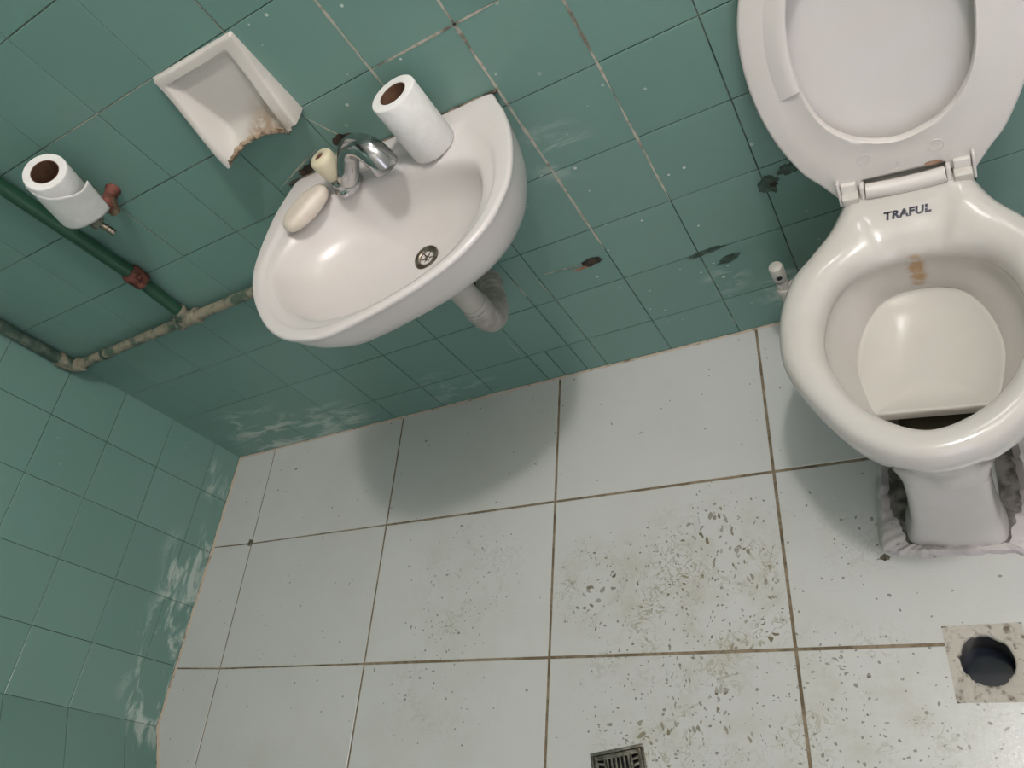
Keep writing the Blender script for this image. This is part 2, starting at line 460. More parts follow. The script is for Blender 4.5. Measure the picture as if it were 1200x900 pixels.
tag(wb, kind='structure')

# left wall: two runs of tile, the nearer one turned a little into the room
LA = 0.0427
KY = -0.735
bm = bmesh.new()
def lw(y, z):
    if y >= KY: return Vector((LA * y, y, z))
    return Vector((LA * KY + 0.46 * (KY - y), y, z))
for ys in ((0.05, KY), (KY, -1.15)):
    f = bm.faces.new([bm.verts.new(p) for p in (lw(ys[0], -.01), lw(ys[1], -.01), lw(ys[1], 3.15), lw(ys[0], 3.15))]); f.material_index = 1
f = bm.faces.new([bm.verts.new(p) for p in (lw(-1.15, -.01), Vector((.16, -2.1, -.01)), Vector((.16, -2.1, 3.15)), lw(-1.15, 3.15))]); f.material_index = 2
YL = [0.006] + [-(0.1423 + m * S) for m in range(4)] + [KY, KY - .14, KY - .29, KY - .415]
for a, b in zip(YL, YL[1:]):
    A, B = lw(a, 0), lw(b, 0)
    d = (B - A).normalized(); n = Vector((-d.y, d.x, 0))
    for k in range(0, 13):
        z0 = 0.004 if k == 0 else 0.0941 + (k - 1) * S
        z1 = 0.0941 + k * S
        tile(bm, [(A.x, A.y, z0), (B.x, B.y, z0), (B.x, B.y, z1), (A.x, A.y, z1)], n, random.uniform(0.0010, 0.0017))
wl = finish('wall_left', bm, [M['tile_left'], M['grout_left'], M['plain_teal']], smooth=False)
tag(wl, kind='structure')

def slab(name, quad, m):
    bm = bmesh.new()
    bm.faces.new([bm.verts.new(p) for p in quad])
    return tag(finish(name, bm, m, smooth=False), kind='structure')
slab('wall_right', [(2.75, .02, -.01), (2.75, -2.1, -.01), (2.75, -2.1, 3.15), (2.75, .02, 3.15)], M['white_paint'])
DX0, DX1, DH = 1.80, 2.55, 2.02  # unseen doorway opening, added to let fill light in from the front
bm = bmesh.new()
for x0_, x1_, z0_, z1_ in ((-.2, DX0, -.01, 3.15), (DX1, 2.78, -.01, 3.15), (DX0, DX1, DH, 3.15)):
    bm.faces.new([bm.verts.new(p) for p in ((x0_, -2.1, z0_), (x1_, -2.1, z0_), (x1_, -2.1, z1_), (x0_, -2.1, z1_))])
tag(finish('wall_front', bm, M['white_paint'], smooth=False), kind='structure')
bm = bmesh.new()
for c_1, s_1 in (((DX0 - .02, -2.1, DH / 2 + .02), (.05, .07, DH + .06)), ((DX1 + .02, -2.1, DH / 2 + .02), (.05, .07, DH + .06)), (((DX0 + DX1) / 2, -2.1, DH + .025), (DX1 - DX0, .07, .05))):
    box(bm, c_1, s_1, None, .003)
tag(finish('added_door_frame_1', bm, M['white_paint'], smooth=False), kind='structure')  # frame of the added doorway, out of view
slab('ceiling', [(-.2, .02, 3.15), (2.78, .02, 3.15), (2.78, -2.1, 3.15), (-.2, -2.1, 3.15)], M['white_paint'])

# floor: large white tiles, rows running slightly askew
FW, FD, FR0, FCA, FA, FB = .4553, .3217, .2803, .142, -.03254, .0049
def fp(i, j):
    y = -(FR0 + (i - 1) * FD)
    x = FCA + j * FW
    y += FA * x
    if i <= 0: y = 0.03
    return Vector((x + FB * y, y, 0))
bm = bmesh.new()
f = bm.faces.new([bm.verts.new(p) for p in ((-.2, .03, -.0012), (2.78, .03, -.0012), (2.78, -2.1, -.0012), (-.2, -2.1, -.0012))]); f.material_index = 1
up = Vector((0, 0, 1))
for i in range(0, 7):
    for j in range(-1, 6):
        q = [fp(i + 1, j), fp(i + 1, j + 1), fp(i, j + 1), fp(i, j)]
        if j == -1:
            q[0].x = q[3].x = -.12
        tile(bm, q, up, 0.0055 if j > 0 else 0.0038, h=0.0, tilt=0.0008)
def cut_hole(bm, cx, cy, hx, hy, rot):
    ax = Vector((math.cos(rot), math.sin(rot), 0)); ay = Vector((-math.sin(rot), math.cos(rot), 0)); c = Vector((cx, cy, 0))
    for n, h in ((ax, hx), (-ax, hx), (ay, hy), (-ay, hy)):
        fs = [f for f in bm.faces if (f.calc_center_median() - c).length < 1.2 or len(f.verts) == 4 and f.calc_area() > 1]
        geom = list({g for f in fs for g in (*f.verts, *f.edges, f)})
        bmesh.ops.bisect_plane(bm, geom=geom, plane_co=c + n * h, plane_no=n)
    kill = [f for f in bm.faces if abs((f.calc_center_median() - c).dot(ax)) < hx - 1e-4 and abs((f.calc_center_median() - c).dot(ay)) < hy - 1e-4]
    bmesh.ops.delete(bm, geom=kill, context='FACES')
j_ = fp(1, 0)
blotch(bm, (j_.x - .004, j_.y + .002, 0), .011, .008, 'z', 2, .0006, 21)
blotch(bm, (.245, -.085, 0), .004, .003, 'z', 2, .0006, 22)
blotch(bm, (1.665, -.515, 0), .007, .006, 'z', 2, .0006, 23)
GR = (1.194, -.846, .05, .05, .16)
OD = (1.774, -.688, .0525, .055, -.02)
cut_hole(bm, *GR); cut_hole(bm, *OD)
fl = finish('floor', bm, [M['floor_tile'], M['floor_grout'], M['floor_blot']], smooth=False)
tag(fl, kind='structure')

# crumbling cement joints where the walls meet the floor
def joint(name, pts, w):
    bm = bmesh.new()
    rings = []
    P = []
    for p, q in zip(pts, pts[1:]):
        m = max(2, int((Vector(q) - Vector(p)).length / .008))
        P += [Vector(p).lerp(Vector(q), i / m) for i in range(m)]
    P.append(Vector(pts[-1]))
    for i, p in enumerate(P):
        t_ = (P[min(i + 1, len(P) - 1)] - P[max(i - 1, 0)]).normalized()
        s_ = Vector((0, 0, 1)).cross(t_)
        a = w * (0.75 + 0.9 * abs(noise.noise(p * 40))); b = w * (0.5 + 0.8 * abs(noise.noise(p * 33 + Vector((5, 0, 0)))))
        rings.append([p - s_ * 0.003 - up * .002, p - s_ * .003 + up * b, p + s_ * a * .5 + up * b * .4, p + s_ * a + up * .0004, p + s_ * a - up * .002])
    loft(bm, rings, close=True, cap0=True, cap1=True)
    return tag(finish(name, bm, M['sealant'], smooth=True, angle=60), kind='structure')
joint('trim_1', [(2.7, 0, 0), (0.0, 0, 0)], .0055)
joint('trim_2', [tuple(lw(0, 0)), tuple(lw(KY, 0)), tuple(lw(-1.1, 0))], .0066)

# ------------------------------------------------------------------ washbasin
basin = thing('washbasin', 'white oval wall-mounted washbasin on the green tiled wall', 'sink', (1.12, 0, .58))
BO = Vector((1.12, 0, .58))
outl = [(1.317, -.004), (1.328, -.030), (1.341, -.059), (1.357, -.118), (1.362, -.193), (1.352, -.238), (1.333, -.278), (1.296, -.315), (1.247, -.342),
        (1.191, -.361), (1.12, -.377), (1.062, -.381), (1.0, -.363), (.948, -.323), (.902, -.256), (.881, -.195), (.8815, -.137), (.892, -.074), (.912, -.026), (.925, -.004)]
arc = [Vector((x, y, 0)) for x, y in outl]
oc = catmull(arc, 8, closed=False)
inn = [(1.288, -.135), (1.305, -.168), (1.31, -.213), (1.300, -.250), (1.268, -.298), (1.207, -.329), (1.135, -.345), (1.058, -.340), (1.0, -.315),
       (.952, -.268), (.926, -.207), (.936, -.157), (.971, -.113), (1.011, -.088), (1.058, -.085), (1.092, -.0845), (1.128, -.0835), (1.172, -.090), (1.24, -.108)]
ic = catmull([Vector((x, y, 0)) for x, y in inn], 8)
NB = 200
CB = (1.12, -.205)
Ro = polar(oc, CB, NB); Ri = polar(ic, CB, NB)
DR = Vector((1.151, -.185, 0))
def P2(a, r, z, c=CB): return Vector((c[0] + r * math.cos(a), c[1] + r * math.sin(a), z)) - BO
AN = [2 * PI * i / NB for i in range(NB)]
rings = []
def sk(s, z):      # underside, shrinking towards the wall
    out = []
    for a, r in zip(AN, Ro):
        x, y = CB[0] + r * math.cos(a), CB[1] + r * math.sin(a)
        out.append(Vector((1.135 + (x - 1.135) * s, -.004 + (y + .004) * s ** 1.2, z)) - BO)
    return out
for s, z in ((.10, .590), (.28, .590), (.44, .596), (.60, .608), (.74, .628), (.86, .652), (.925, .676), (.958, .698), (.976, .718), (.987, .732), (.995, .741), (1.0, .7440)):
    rings.append(sk(s, z))
def rim(fr, z):    # fr: 0 at outer edge .. 1 at basin edge
    return [P2(a, ro + (ri - ro) * fr, z) for a, ro, ri in zip(AN, Ro, Ri)]
def rimd(d, z): return [P2(a, ro - d, z) for a, ro in zip(AN, Ro)]
rings += [rimd(.0003, .7465), rimd(.0012, .7485), rimd(.0028, .7499), rimd(.0048, .7504), rimd(.0060, .7505)]
rings += [rim(.38, .7505), rim(.46, .7495), rim(.54, .7455), rim(.62, .7440), rim(.86, .7425)]
rings.append(rim(.96, .739))
for s, z in ((.985, .731), (.955, .718), (.91, .702), (.84, .687), (.74, .674), (.60, .664), (.44, .656), (.28, .650), (.15, .646), (.05, .644)):
    cx, cy = DR.x + (CB[0] - DR.x) * s, DR.y + (CB[1] - DR.y) * s
    rings.append([P2(a, r * s, z, (cx, cy)) for a, r in zip(AN, Ri)])
bm = bmesh.new()
vs = loft(bm, rings, cap0=True)
fan(bm, vs[-1], Vector((DR.x, DR.y, .6435)) - BO)
sink_body = finish('bowl', bm, M['sink'], basin, angle=60)
# drain fitting
bm = bmesh.new()
dz = .0615 + .58 + .0045
Mt = Matrix.Translation(Vector((DR.x, DR.y, dz)) - BO) @ Matrix.Rotation(math.radians(6), 4, 'X')
lathe(bm, [(.0125, -.006), (.0125, .0005), (.0145, .0022), (.0185, .0026), (.0215, .0018), (.0225, .0), (.0225, -.004), (.018, -.006)], 40, Mt)
dr = finish('drain_fitting', bm, M['dull_metal'], basin)
dr['label'] = 'tarnished metal drain ring'
bm = bmesh.new()
lathe(bm, [(0, -.0050), (.0124, -.0050), (.0124, -.0035), (0, -.0035)], 30, Mt)
finish('drain_cup', bm, M['dark_hole'], dr)
bm = bmesh.new()
for k in range(3):
    box(bm, (0, 0, -.0022), (.0245, .0022, .002), Matrix.Rotation(k * PI / 3, 4, 'Z'), .0004)
lathe(bm, [(0, -.003), (.0045, -.003), (.0045, -.0006), (.003, .0004), (0, .0004)], 20)
bmesh.ops.transform(bm, matrix=Mt, verts=bm.verts)
finish('strainer', bm, M['dull_metal'], dr)
# the dirty seal along the wall
bm = bmesh.new()
tube(bm, [Vector((x, -.004 - .0015 * noise.noise(Vector((x * 50, 0, 0))), .748 + .002 * noise.noise(Vector((x * 70, 3, 0))))) - BO for x in [.905 + i * .01 for i in range(43)]],
     [.0026 + .003 * abs(noise.noise(Vector((i * .7, 1, 0)))) for i in range(43)], 10)
sl = finish('wall_seal', bm, M['basin_seal'], basin)
sl['label'] = 'cracked brown sealing joint'

# ------------------------------------------------------------------ tap on the basin
tap = thing('faucet', 'chrome swan-neck faucet with cream handle at the back of the washbasin', 'faucet', (1.054, -.074, .744))
TO = Vector((1.054, -.074, .744))
bm = bmesh.new()
lathe(bm, [(0, 0), (.0255, 0), (.0260, .003), (.0255, .007), (.0225, .0095), (.0215, .012), (.0215, .020), (.020, .0235), (.0165, .0255), (0, .0255)], 44)
finish('base', bm, M['chrome'], tap)
bm = bmesh.new()
path = [(1.060, -.078, .758), (1.069, -.082, .766), (1.079, -.082, .778), (1.088, -.079, .790), (1.099, -.077, .800), (1.114, -.080, .8075), (1.131, -.089, .8095), (1.144, -.098, .806), (1.153, -.106, .797), (1.157, -.110, .785), (1.158, -.111, .776)]
path = catmull(path, 5, closed=False)
n_ = len(path)
rr = []
for i in range(n_):
    t_ = i / (n_ - 1)
    rr.append(.0165 + .0022 * math.sin(t_ * 3) + .0050 * sstep(.45, 1, t_))
tube(bm, [p - TO for p in path], rr, 32)
# hollow mouth
e0 = path[-1] - TO; dirv = (path[-1] - path[-3]).normalized()
tube(bm, [e0 + dirv * .0004, e0 + dirv * .0010], [rr[-1] * .98, rr[-1] * .96], 32)
finish('spout', bm, M['chrome'], tap)
bm = bmesh.new()
lathe(bm, [(0, .0), (rr[-1] * .78, .0), (rr[-1] * .78, .0006), (0, .0006)], 28, axis_matrix(e0 + dirv * .0010, e0 + dirv * .01))
finish('aerator', bm, M['dark_hole'], tap)
bm = bmesh.new()
lathe(bm, [(0, 0), (.0165, 0), (.0180, .002), (.0188, .010), (.0200, .022), (.0205, .032), (.0200, .0375), (.0172, .0410), (.011, .0425), (.0080, .0427), (.0078, .0395), (0, .0395)], 40,
      Matrix.Translation((-.011, .009, .0235)))
hd = finish('handle', bm, M['cream'], tap)
hd['label'] = 'yellowed cream plastic handle'
bm = bmesh.new()
lathe(bm, [(0, 0), (.0077, 0), (.0070, .0008), (0, .0008)], 20, Matrix.Translation((-.011, .009, .0632)))
finish('screw_recess', bm, M['rust'], hd)

# ------------------------------------------------------------------ soap
sp = None
bm = bmesh.new()
ns, nr = 40, 18
c0 = Vector((.981, -.1045, .7595))
ring_list = []
for i in range(1, nr):
    ph = PI * i / nr - PI / 2
    cz = math.copysign(abs(math.sin(ph)) ** .75, math.sin(ph)); cr = abs(math.cos(ph)) ** .55
    rg = []
    for k in range(ns):
        a = 2 * PI * k / ns
        ca, sa = math.cos(a), math.sin(a)
        x = .0475 * cr * math.copysign(abs(ca) ** .72, ca); y = .0240 * cr * math.copysign(abs(sa) ** .8, sa)
        rg.append(Vector((x, y, .0150 * cz * (1 - .12 * abs(ca)))))
    ring_list.append(rg)
vs = loft(bm, ring_list)
fan(bm, vs[0], (0, 0, -.0144)); fan(bm, vs[-1], (0, 0, .0144))
so = finish('soap_bar', bm, M['soap'])
so.location = c0; so.rotation_euler = (0, 0, math.radians(45))
tag(so, 'worn cream soap bar lying on the rim of the washbasin beside the faucet', 'soap')

# ------------------------------------------------------------------ toilet paper
def paper_roll(name, base, tip, R_, rc, label, loose=False):
    base, tip = Vector(base), Vector(tip)
    L = (tip - base).length
    root = thing(name, label, 'toilet paper', base, group='toilet paper rolls')
    root.rotation_mode = 'QUATERNION'
    root.rotation_quaternion = (tip - base).to_track_quat('Z', 'Y')
    bm = bmesh.new()
    lathe(bm, [(rc + .0006, 0.0008), (R_ - .002, 0), (R_ - .0006, .0006), (R_, .002), (R_, L - .002), (R_ - .0006, L - .0006), (R_ - .002, L), (rc + .0006, L - .0006)], 64, closed=True)
    finish('paper', bm, M['paper'], root, angle=50)
    bm = bmesh.new()
    lathe(bm, [(rc - .0008, .0015), (rc + .0005, .0015), (rc + .0005, L - .0012), (rc - .0008, L - .0012)], 48, closed=True)
    cc = finish('cardboard_core', bm, M['core'], root)
    cc['label'] = 'brown cardboard tube'
    return root, L
paper_roll('toilet_paper_roll', (1.217, -.065, .7448), (1.217, -.065, .850), .0365, .0215,
           'toilet paper roll standing upright on the back of the washbasin')
r1, L1 = paper_roll('toilet_paper_roll', (.575, -.060, .906), (.628, -.080, .997), .0360, .0225,
           'toilet paper roll with a torn loose sheet stuck on the wall tap at left')
# loose torn sheet wrapped around the roll and lifting off
bm = bmesh.new()
iw = r1.rotation_quaternion.inverted()
vcam = iw @ (Vector((1.77, -.994, 1.359)) - r1.location)
a_cam = math.atan2(vcam.y, vcam.x)
na, nl = 40, 14
grid = []
for i in range(na + 1):
    s_ = i / na
    a = a_cam - 1.75 + s_ * 2.62
    lift = .0008 + .017 * max(0, (s_ - .62) / .38) ** 1.5
    top = L1 * (.93 - .30 * s_ ** 1.1 + .006 * math.sin(s_ * 40) + (.10 * max(0, (s_ - .86) / .14)))
    bot = -.004 + .004 * s_
    rad = .0362 + lift
    grid.append([Vector((rad * math.cos(a), rad * math.sin(a), bot + (top - bot) * k / nl)) for k in range(nl + 1)])
loft(bm, grid, close=False)
ls = finish('loose_sheet', bm, M['paper'], r1, angle=60)
md = ls.modifiers.new('thickness', 'SOLIDIFY'); md.thickness = .0006; md.offset = 1
ls['label'] = 'torn loose paper sheet'

# ------------------------------------------------------------------ wall tap holding the roll
wt = thing('wall_tap', 'small rusty red wall tap with a metal hose outlet, holding the left paper roll', 'tap', (.600, 0, .885))
WO = Vector((.600, 0, .885))
def w_(p): return Vector(p) - WO
bm = bmesh.new()
lathe(bm, [(0, -.0005), (.0135, -.0005), (.0135, .003), (.0115, .006), (.0105, .03), (.0125, .031), (.0125, .046), (0, .046)], 28, axis_matrix(w_((.606, -.001, .882)), w_((.604, -.06, .880))))
finish('body', bm, M['rust'], wt)
bm = bmesh.new()
tube(bm, [w_((.608, -.030, .884)), w_((.605, -.031, .876)), w_((.598, -.032, .865)), w_((.5955, -.032, .858))], [.012, .0125, .0105, .0100], 24)
e = finish('elbow_stub', bm, M['brass'], wt); e['label'] = 'tan brass stub'
bm = bmesh.new()
tube(bm, [w_((.605, -.045, .882)), w_((.600, -.062, .887)), w_((.589, -.068, .886)), w_((.588, -.068, .876))], [.010, .010, .0095, .009], 20)
finish('spout', bm, M['dull_metal'], wt)
bm = bmesh.new()
lathe(bm, [(0, 0), (.0130, 0), (.0142, .002), (.0142, .012), (.0130, .014), (0, .014)], 6, axis_matrix(w_((.590, -.069, .870)), w_((.586, -.068, .886))))
nt = finish('hex_nut', bm, M['dull_metal'], wt)
bm = bmesh.new()
pr_ = [(0, 0), (.0062, 0)]
for k in range(4): pr_ += [(.0064, .001 + k * .007), (.0054, .0065 + k * .007)]
pr_ += [(.005, .0295), (0, .0295)]
lathe(bm, pr_, 24, axis_matrix(w_((.596, -.0715, .8445)), w_((.588, -.068, .874))))
finish('hose_barb', bm, M['dull_metal'], wt)
bm = bmesh.new()
tube(bm, [w_((.598, -.056, .892)), w_((.588, -.062, .910)), w_((.592, -.0665, .935)), w_((.603, -.0705, .953))], [.0095, .0085, .008, .008], 18)
finish('stem', bm, M['brass'], wt)

# ------------------------------------------------------------------ water pipes
wp = thing('water_pipe', 'old green-painted water pipes with rusty joints running along the left wall tiles', 'pipe', (.443, -.021, .56))
PO = Vector((.443, -.021, .56))
def p_(p): return Vector(p) - PO
PY = -.021
bm = bmesh.new()
tube(bm, [p_((.459 - .010 * min(1, i / 5), PY, .715 + i * .06)) for i in range(22)], .0142, 24)
a_ = finish('riser', bm, M['green_pipe'], wp); a_['label'] = 'dark green painted riser'
bm = bmesh.new()
tube(bm, [p_((.457, PY, .715)), p_((.451, PY, .65)), p_((.444, PY, .57))], .0132, 24)
finish('riser', bm, M['green_pipe'], wp)
bm = bmesh.new()
lathe(bm, [(0, -.019), (.0175, -.019), (.0195, -.014), (.0185, -.005), (.0200, 0), (.0185, .007), (.0200, .012), (.0175, .018), (0, .018)], 28,
      Matrix.Translation(p_((.458, PY, .712))))
for k in range(4):
    a = k * .9
    box(bm, p_((.458 + .014 * math.cos(a), PY - .010 + .006 * math.sin(a), .712 + .010 * math.sin(k * 2.1))), (.012, .010, .012), Matrix.Rotation(a, 4, 'Z') @ Matrix.Rotation(a, 4, 'X'), .003)
c_ = finish('coupling', bm, M['rust'], wp, angle=50); c_['label'] = 'red rusted coupling'
HP = lambda x: .5515 + (x - .018) * .0318
bm = bmesh.new()
tube(bm, [p_((x, PY, HP(x) + .0006 * math.sin(x * 90))) for x in [.03 + i * .02 for i in range(54)]], .0112, 20)
tube(bm, [p_((1.08, PY, HP(1.08))), p_((1.094, PY, HP(1.09) + .004)), p_((1.10, PY, HP(1.1) + .008)), p_((1.10, PY, .596))], .0112, 20)
finish('horizontal_pipe', bm, M['worn_pipe'], wp)
bm = bmesh.new()
zt = HP(.443)
tube(bm, [p_((.418, PY, HP(.418))), p_((.468, PY, HP(.468)))], .0150, 24)
tube(bm, [p_((.443, PY, zt)), p_((.444, PY, zt + .028))], .0155, 24)
for x in (.416, .470):
    lathe(bm, [(0, -.006), (.0165, -.006), (.0180, -.002), (.0180, .002), (.0165, .006), (0, .006)], 24, axis_matrix(p_((x, PY, HP(x))), p_((x + .1, PY, HP(x) + .003))))
lathe(bm, [(0, -.005), (.0170, -.005), (.0182, 0), (.0170, .005), (0, .005)], 24, Matrix.Translation(p_((.444, PY, zt + .028))))
finish('tee_fitting', bm, M['worn_pipe'], wp)
bm = bmesh.new()
lathe(bm, [(0, -.004), (.0135, -.004), (.0140, 0), (.0135, .004), (0, .004)], 22, axis_matrix(p_((.145, PY, HP(.145))), p_((.3, PY, HP(.3)))))
finish('joint_collar', bm, M['bare_pipe'], wp)
bm = bmesh.new()
tube(bm, [p_((.052, PY, HP(.05))), p_((.034, PY, HP(.03))), p_((.0235, PY, HP(.02) + .006)), p_((.0205, PY, HP(.02) + .018)), p_((.0205, PY, HP(.02) + .036))], .0148, 22)
for x in (.050,):
    lathe(bm, [(0, -.006), (.0165, -.006), (.0178, 0), (.0165, .006), (0, .006)], 22, axis_matrix(p_((x, PY, HP(x))), p_((x + .1, PY, HP(x + .1)))))
lathe(bm, [(0, -.006), (.0165, -.006), (.0178, 0), (.0165, .006), (0, .006)], 22, Matrix.Translation(p_((.0205, PY, HP(.02) + .036))))
finish('elbow_fitting', bm, M['worn_pipe'], wp)
bm = bmesh.new()
tube(bm, [p_((.0205 + .00022 * i, PY, .585 + i * .05)) for i in range(28)], .0128, 22)
cr_ = finish('corner_riser', bm, M['bare_pipe'], wp)

# ------------------------------------------------------------------ waste pipe under the basin
dp = thing('waste_pipe', 'white waste pipe with grey flexible elbow under the washbasin', 'pipe', (1.147, -.172, .42))
QO = Vector((1.147, -.172, .42))
def q_(p): return Vector(p) - QO
bm = bmesh.new()
tube(bm, [q_((1.147, -.172, .589)), q_((1.147, -.172, .492))], .0225, 32)
lathe(bm, [(0, -.004), (.0235, -.004), (.0245, -.001), (.0245, .010), (.0235, .012), (0, .012)], 32, Matrix.Translation(q_((1.147, -.172, .492))))
e = finish('tailpiece', bm, M['pvc'], dp); e['label'] = 'white plastic tailpiece'
bm = bmesh.new()
path = catmull([(1.147, -.172, .496), (1.147, -.171, .466), (1.141, -.153, .434), (1.129, -.118, .410), (1.113, -.075, .394), (1.098, -.035, .386), (1.088, -.006, .383)], 10, closed=False)
tube(bm, [p - QO for p in path], [.0245 + .0012 * math.sin(i * 1.45) for i in range(len(path))], 32)
finish('flexible_elbow', bm, M['grey_rubber'], dp, angle=70)
bm = bmesh.new()
lathe(bm, [(0, 0), (.034, 0), (.034, .004), (.0255, .007), (0, .007)], 36, axis_matrix(q_((1.0865, -.001, .3825)), q_((1.098, -.035, .386))))
finish('wall_collar', bm, M['dark_rubber'], dp)

# ------------------------------------------------------------------ broken soap dish
sd = thing('soap_dish', 'broken white ceramic soap dish set in the wall tiles left of the washbasin', 'soap dish', (.95, 0, .845))
SO = Vector((.95, 0, .845))
x0, x1, zb, zt_ = .867, 1.036, .845, 1.006
def prot(z): return .011 + .034 * sstep(0, 1, (zt_ - z) / (zt_ - zb)) 
bm = bmesh.new()
nx, nz = 58, 56
def broken_z(x):
    """height of the broken lower edge at x"""
    s_ = (x - x0) / (x1 - x0)
    if s_ < .075 or s_ > .86: return zb + (.012 if s_ > .86 else 0.0) * (1 if s_ > .9 else .6)
    u = (s_ - .075) / (.785)
    return zb + .001 + .015 * math.sin(PI * min(1, u * .9 + .08)) ** .8 + .003 * noise.noise(Vector((x * 160, 2, 0)))
def face_y(x, z):
    s_ = (x - x0) / (x1 - x0); r_ = (zt_ - z) / (zt_ - zb)
    # frame thickness around the hollow
    left = sstep(.070, .105 + .20 * r_, s_)
    right = 1 - sstep(.80, .86, s_)
    topf = sstep(.095, .135, r_)
    hol = min(left, right, topf)
    rimy = prot(z) * (1 - .18 * s_)
    edge = min(s_ / .03, (1 - s_) / .03, 1.0, r_ / .03 if r_ < .03 else 1)
    edge = math.sqrt(max(0, 1 - (1 - max(0, min(edge, 1))) ** 2))
    back = .0035 + .030 * sstep(.66, 1.02, r_) ** 1.4
    return -(rimy * (1 - hol) * (.25 + .75 * edge) + back * hol)
top_grid = []
for i in range(nx + 1):
    x = x0 + (x1 - x0) * i / nx
    zb_ = broken_z(x)
    top_grid.append([Vector((x, face_y(x, zb_ + (zt_ - zb_) * k / nz), zb_ + (zt_ - zb_) * k / nz)) - SO for k in range(nz + 1)])
loft(bm, top_grid, close=False)
# closed sides down to the wall (front face outline to y = 0)
def skirt_edge(edge_pts, mi):
    loft(bm, [[p for p in edge_pts], [Vector((p.x, -.0005, p.z)) for p in edge_pts]], close=False, mi=mi)
skirt_edge([c[nz] for c in top_grid], 0)
skirt_edge(top_grid[0], 0); skirt_edge(top_grid[-1], 0)
e_ = [c[0] for c in top_grid]
loft(bm, [e_, [Vector((p.x, p.y * .72 - .0006 - .0015 * noise.noise(p * 170), p.z + .003 * noise.noise(p * 120) + .001)) for p in e_],
          [Vector((p.x, p.y * .36 - .0006, p.z + .002 + .004 * noise.noise(p * 140 + Vector((3, 0, 0))))) for p in e_],
          [Vector((p.x, -.0005, p.z + .003)) for p in e_]], close=False, mi=1)
bmesh.ops.remove_doubles(bm, verts=bm.verts, dist=1e-5)
finish('dish_body', bm, [M['ceramic'], M['broken']], sd, angle=50)
# crumbled ceramic along the break
bm = bmesh.new()
pth = []
for i in range(34):
    x = x0 + (x1 - x0) * (.10 + .74 * i / 33)
    z = broken_z(x)
    pth.append(Vector((x, face_y(x, z) + .001, z + .0006)) - SO)
tube(bm, pth, [.0034 + .0032 * abs(noise.noise(Vector((i * .9, 7, 0)))) for i in range(34)], 8)
b_ = finish('broken_edge', bm, M['broken'], sd, angle=30)
b_['label'] = 'crumbled brown broken edge'

# ------------------------------------------------------------------ toilet (local: x right, -y forward)
YAW = -.12
toilet = thing('toilet', 'white floor-standing toilet with raised seat at the right', 'toilet', (1.82, -.115, 0), YAW)
half = [(.0, -.070), (.084, -.070), (.085, -.02), (.086, .006), (.103, .046), (.133, .080), (.160, .113), (.178, .163), (.183, .214), (.177, .265),
        (.156, .310), (.124, .357), (.090, .394), (.050, .4195), (.0, .431)]
full = half + [(-u, v) for u, v in reversed(half[1:-1])]
of_ = catmull([Vector((u, v, 0)) for u, v in full], 6)
hin = [(.0, .104), (.030, .106), (.080, .122), (.109, .158), (.122, .212), (.119, .256), (.103, .300), (.081, .336), (.046, .367), (.0, .383)]
fin = hin + [(-u, v) for u, v in reversed(hin[1:-1])]
if_ = catmull([Vector((u, v, 0)) for u, v in fin], 8)
TC = (0.0, .222)
NT_ = 176
AO = polar(of_, TC, NT_); AI = polar(if_, TC, NT_)
AT = [2 * PI * i / NT_ for i in range(NT_)]
def tp(a, r, z): return Vector((TC[0] + r * math.cos(a), -(TC[1] + r * math.sin(a)), z))
def tz(z, r, a):
    """the deck behind the bowl stands a little higher than the rim"""
    v = TC[1] + r * math.sin(a)
    return z + .012 * sstep(.10, .03, v)
def ro_(s, z): return [tp(a, r * s, tz(z, r * s, a) if z > .39 else z) for a, r in zip(AT, AO)]
def blend(w, z): return [tp(a, o + (i - o) * w, tz(z, o + (i - o) * w, a)) for a, o, i in zip(AT, AO, AI)]
def ri_(s, z): return [tp(a, r * s, z) for a, r in zip(AT, AI)]
hs = [(.0, .094), (.030, .098), (.058, .114), (.082, .155), (.094, .211), (.087, .263), (.072, .305), (.046, .335), (.0, .346)]
fs_ = hs + [(-u, v) for u, v in reversed(hs[1:-1])]
cs_ = catmull([Vector((u, v, 0)) for u, v in fs_], 8)
AS = polar(cs_, TC, NT_)
def rs_(s_, z, c=.222): return [Vector((r * s_ * math.cos(a), -(c + (TC[1] - c) * s_ + r * s_ * math.sin(a)), z)) for a, r in zip(AT, AS)]
def rb_(w_1, k, z): return [tp(a, (i * k) * (1 - w_1) + q * w_1, z) for a, i, q in zip(AT, AI, AS)]
def ped_ring(z, vf, wf, wp_, wr, vb):
    h = [(0, vf), (wf * .55, vf - .001), (wf * .90, vf - .009), (wf, vf - .030), (wf * .98, vf - .065), (wp_, vf - .105), (wp_, vf - .165), (wr, vf - .22), (wr, vb + .05), (wr * .7, vb), (0, vb)]
    fl_ = h + [(-u, v) for u, v in reversed(h[1:-1])]
    return [Vector((p.x, -p.y, z)) for p in catmull([Vector((u, v, 0)) for u, v in fl_], 5)]
def skin(s_, z, ped, inner):
    """outer skin of the bowl: tapering hull that keeps clear of the inside and runs into the foot in front"""
    hull = [(p.x * s_, .345 + (p.y - .345) * s_) for p in of_]
    col = polar([(p.x, -p.y) for p in ped_ring(z, *ped)], TC, NT_)
    hl = polar(hull, TC, NT_)
    lim_ = .80 + .19 * sstep(.24, .36, z)
    return [tp(a, max(h, min(c, o * lim_), k + .011), z) for a, h, c, k, o in zip(AT, hl, col, inner, AO)]
Z0 = [0.0] * NT_
def ins(w_1, k): return [(i * (1 - w_1) + q * w_1) * k for i, q in zip(AI, AS)]
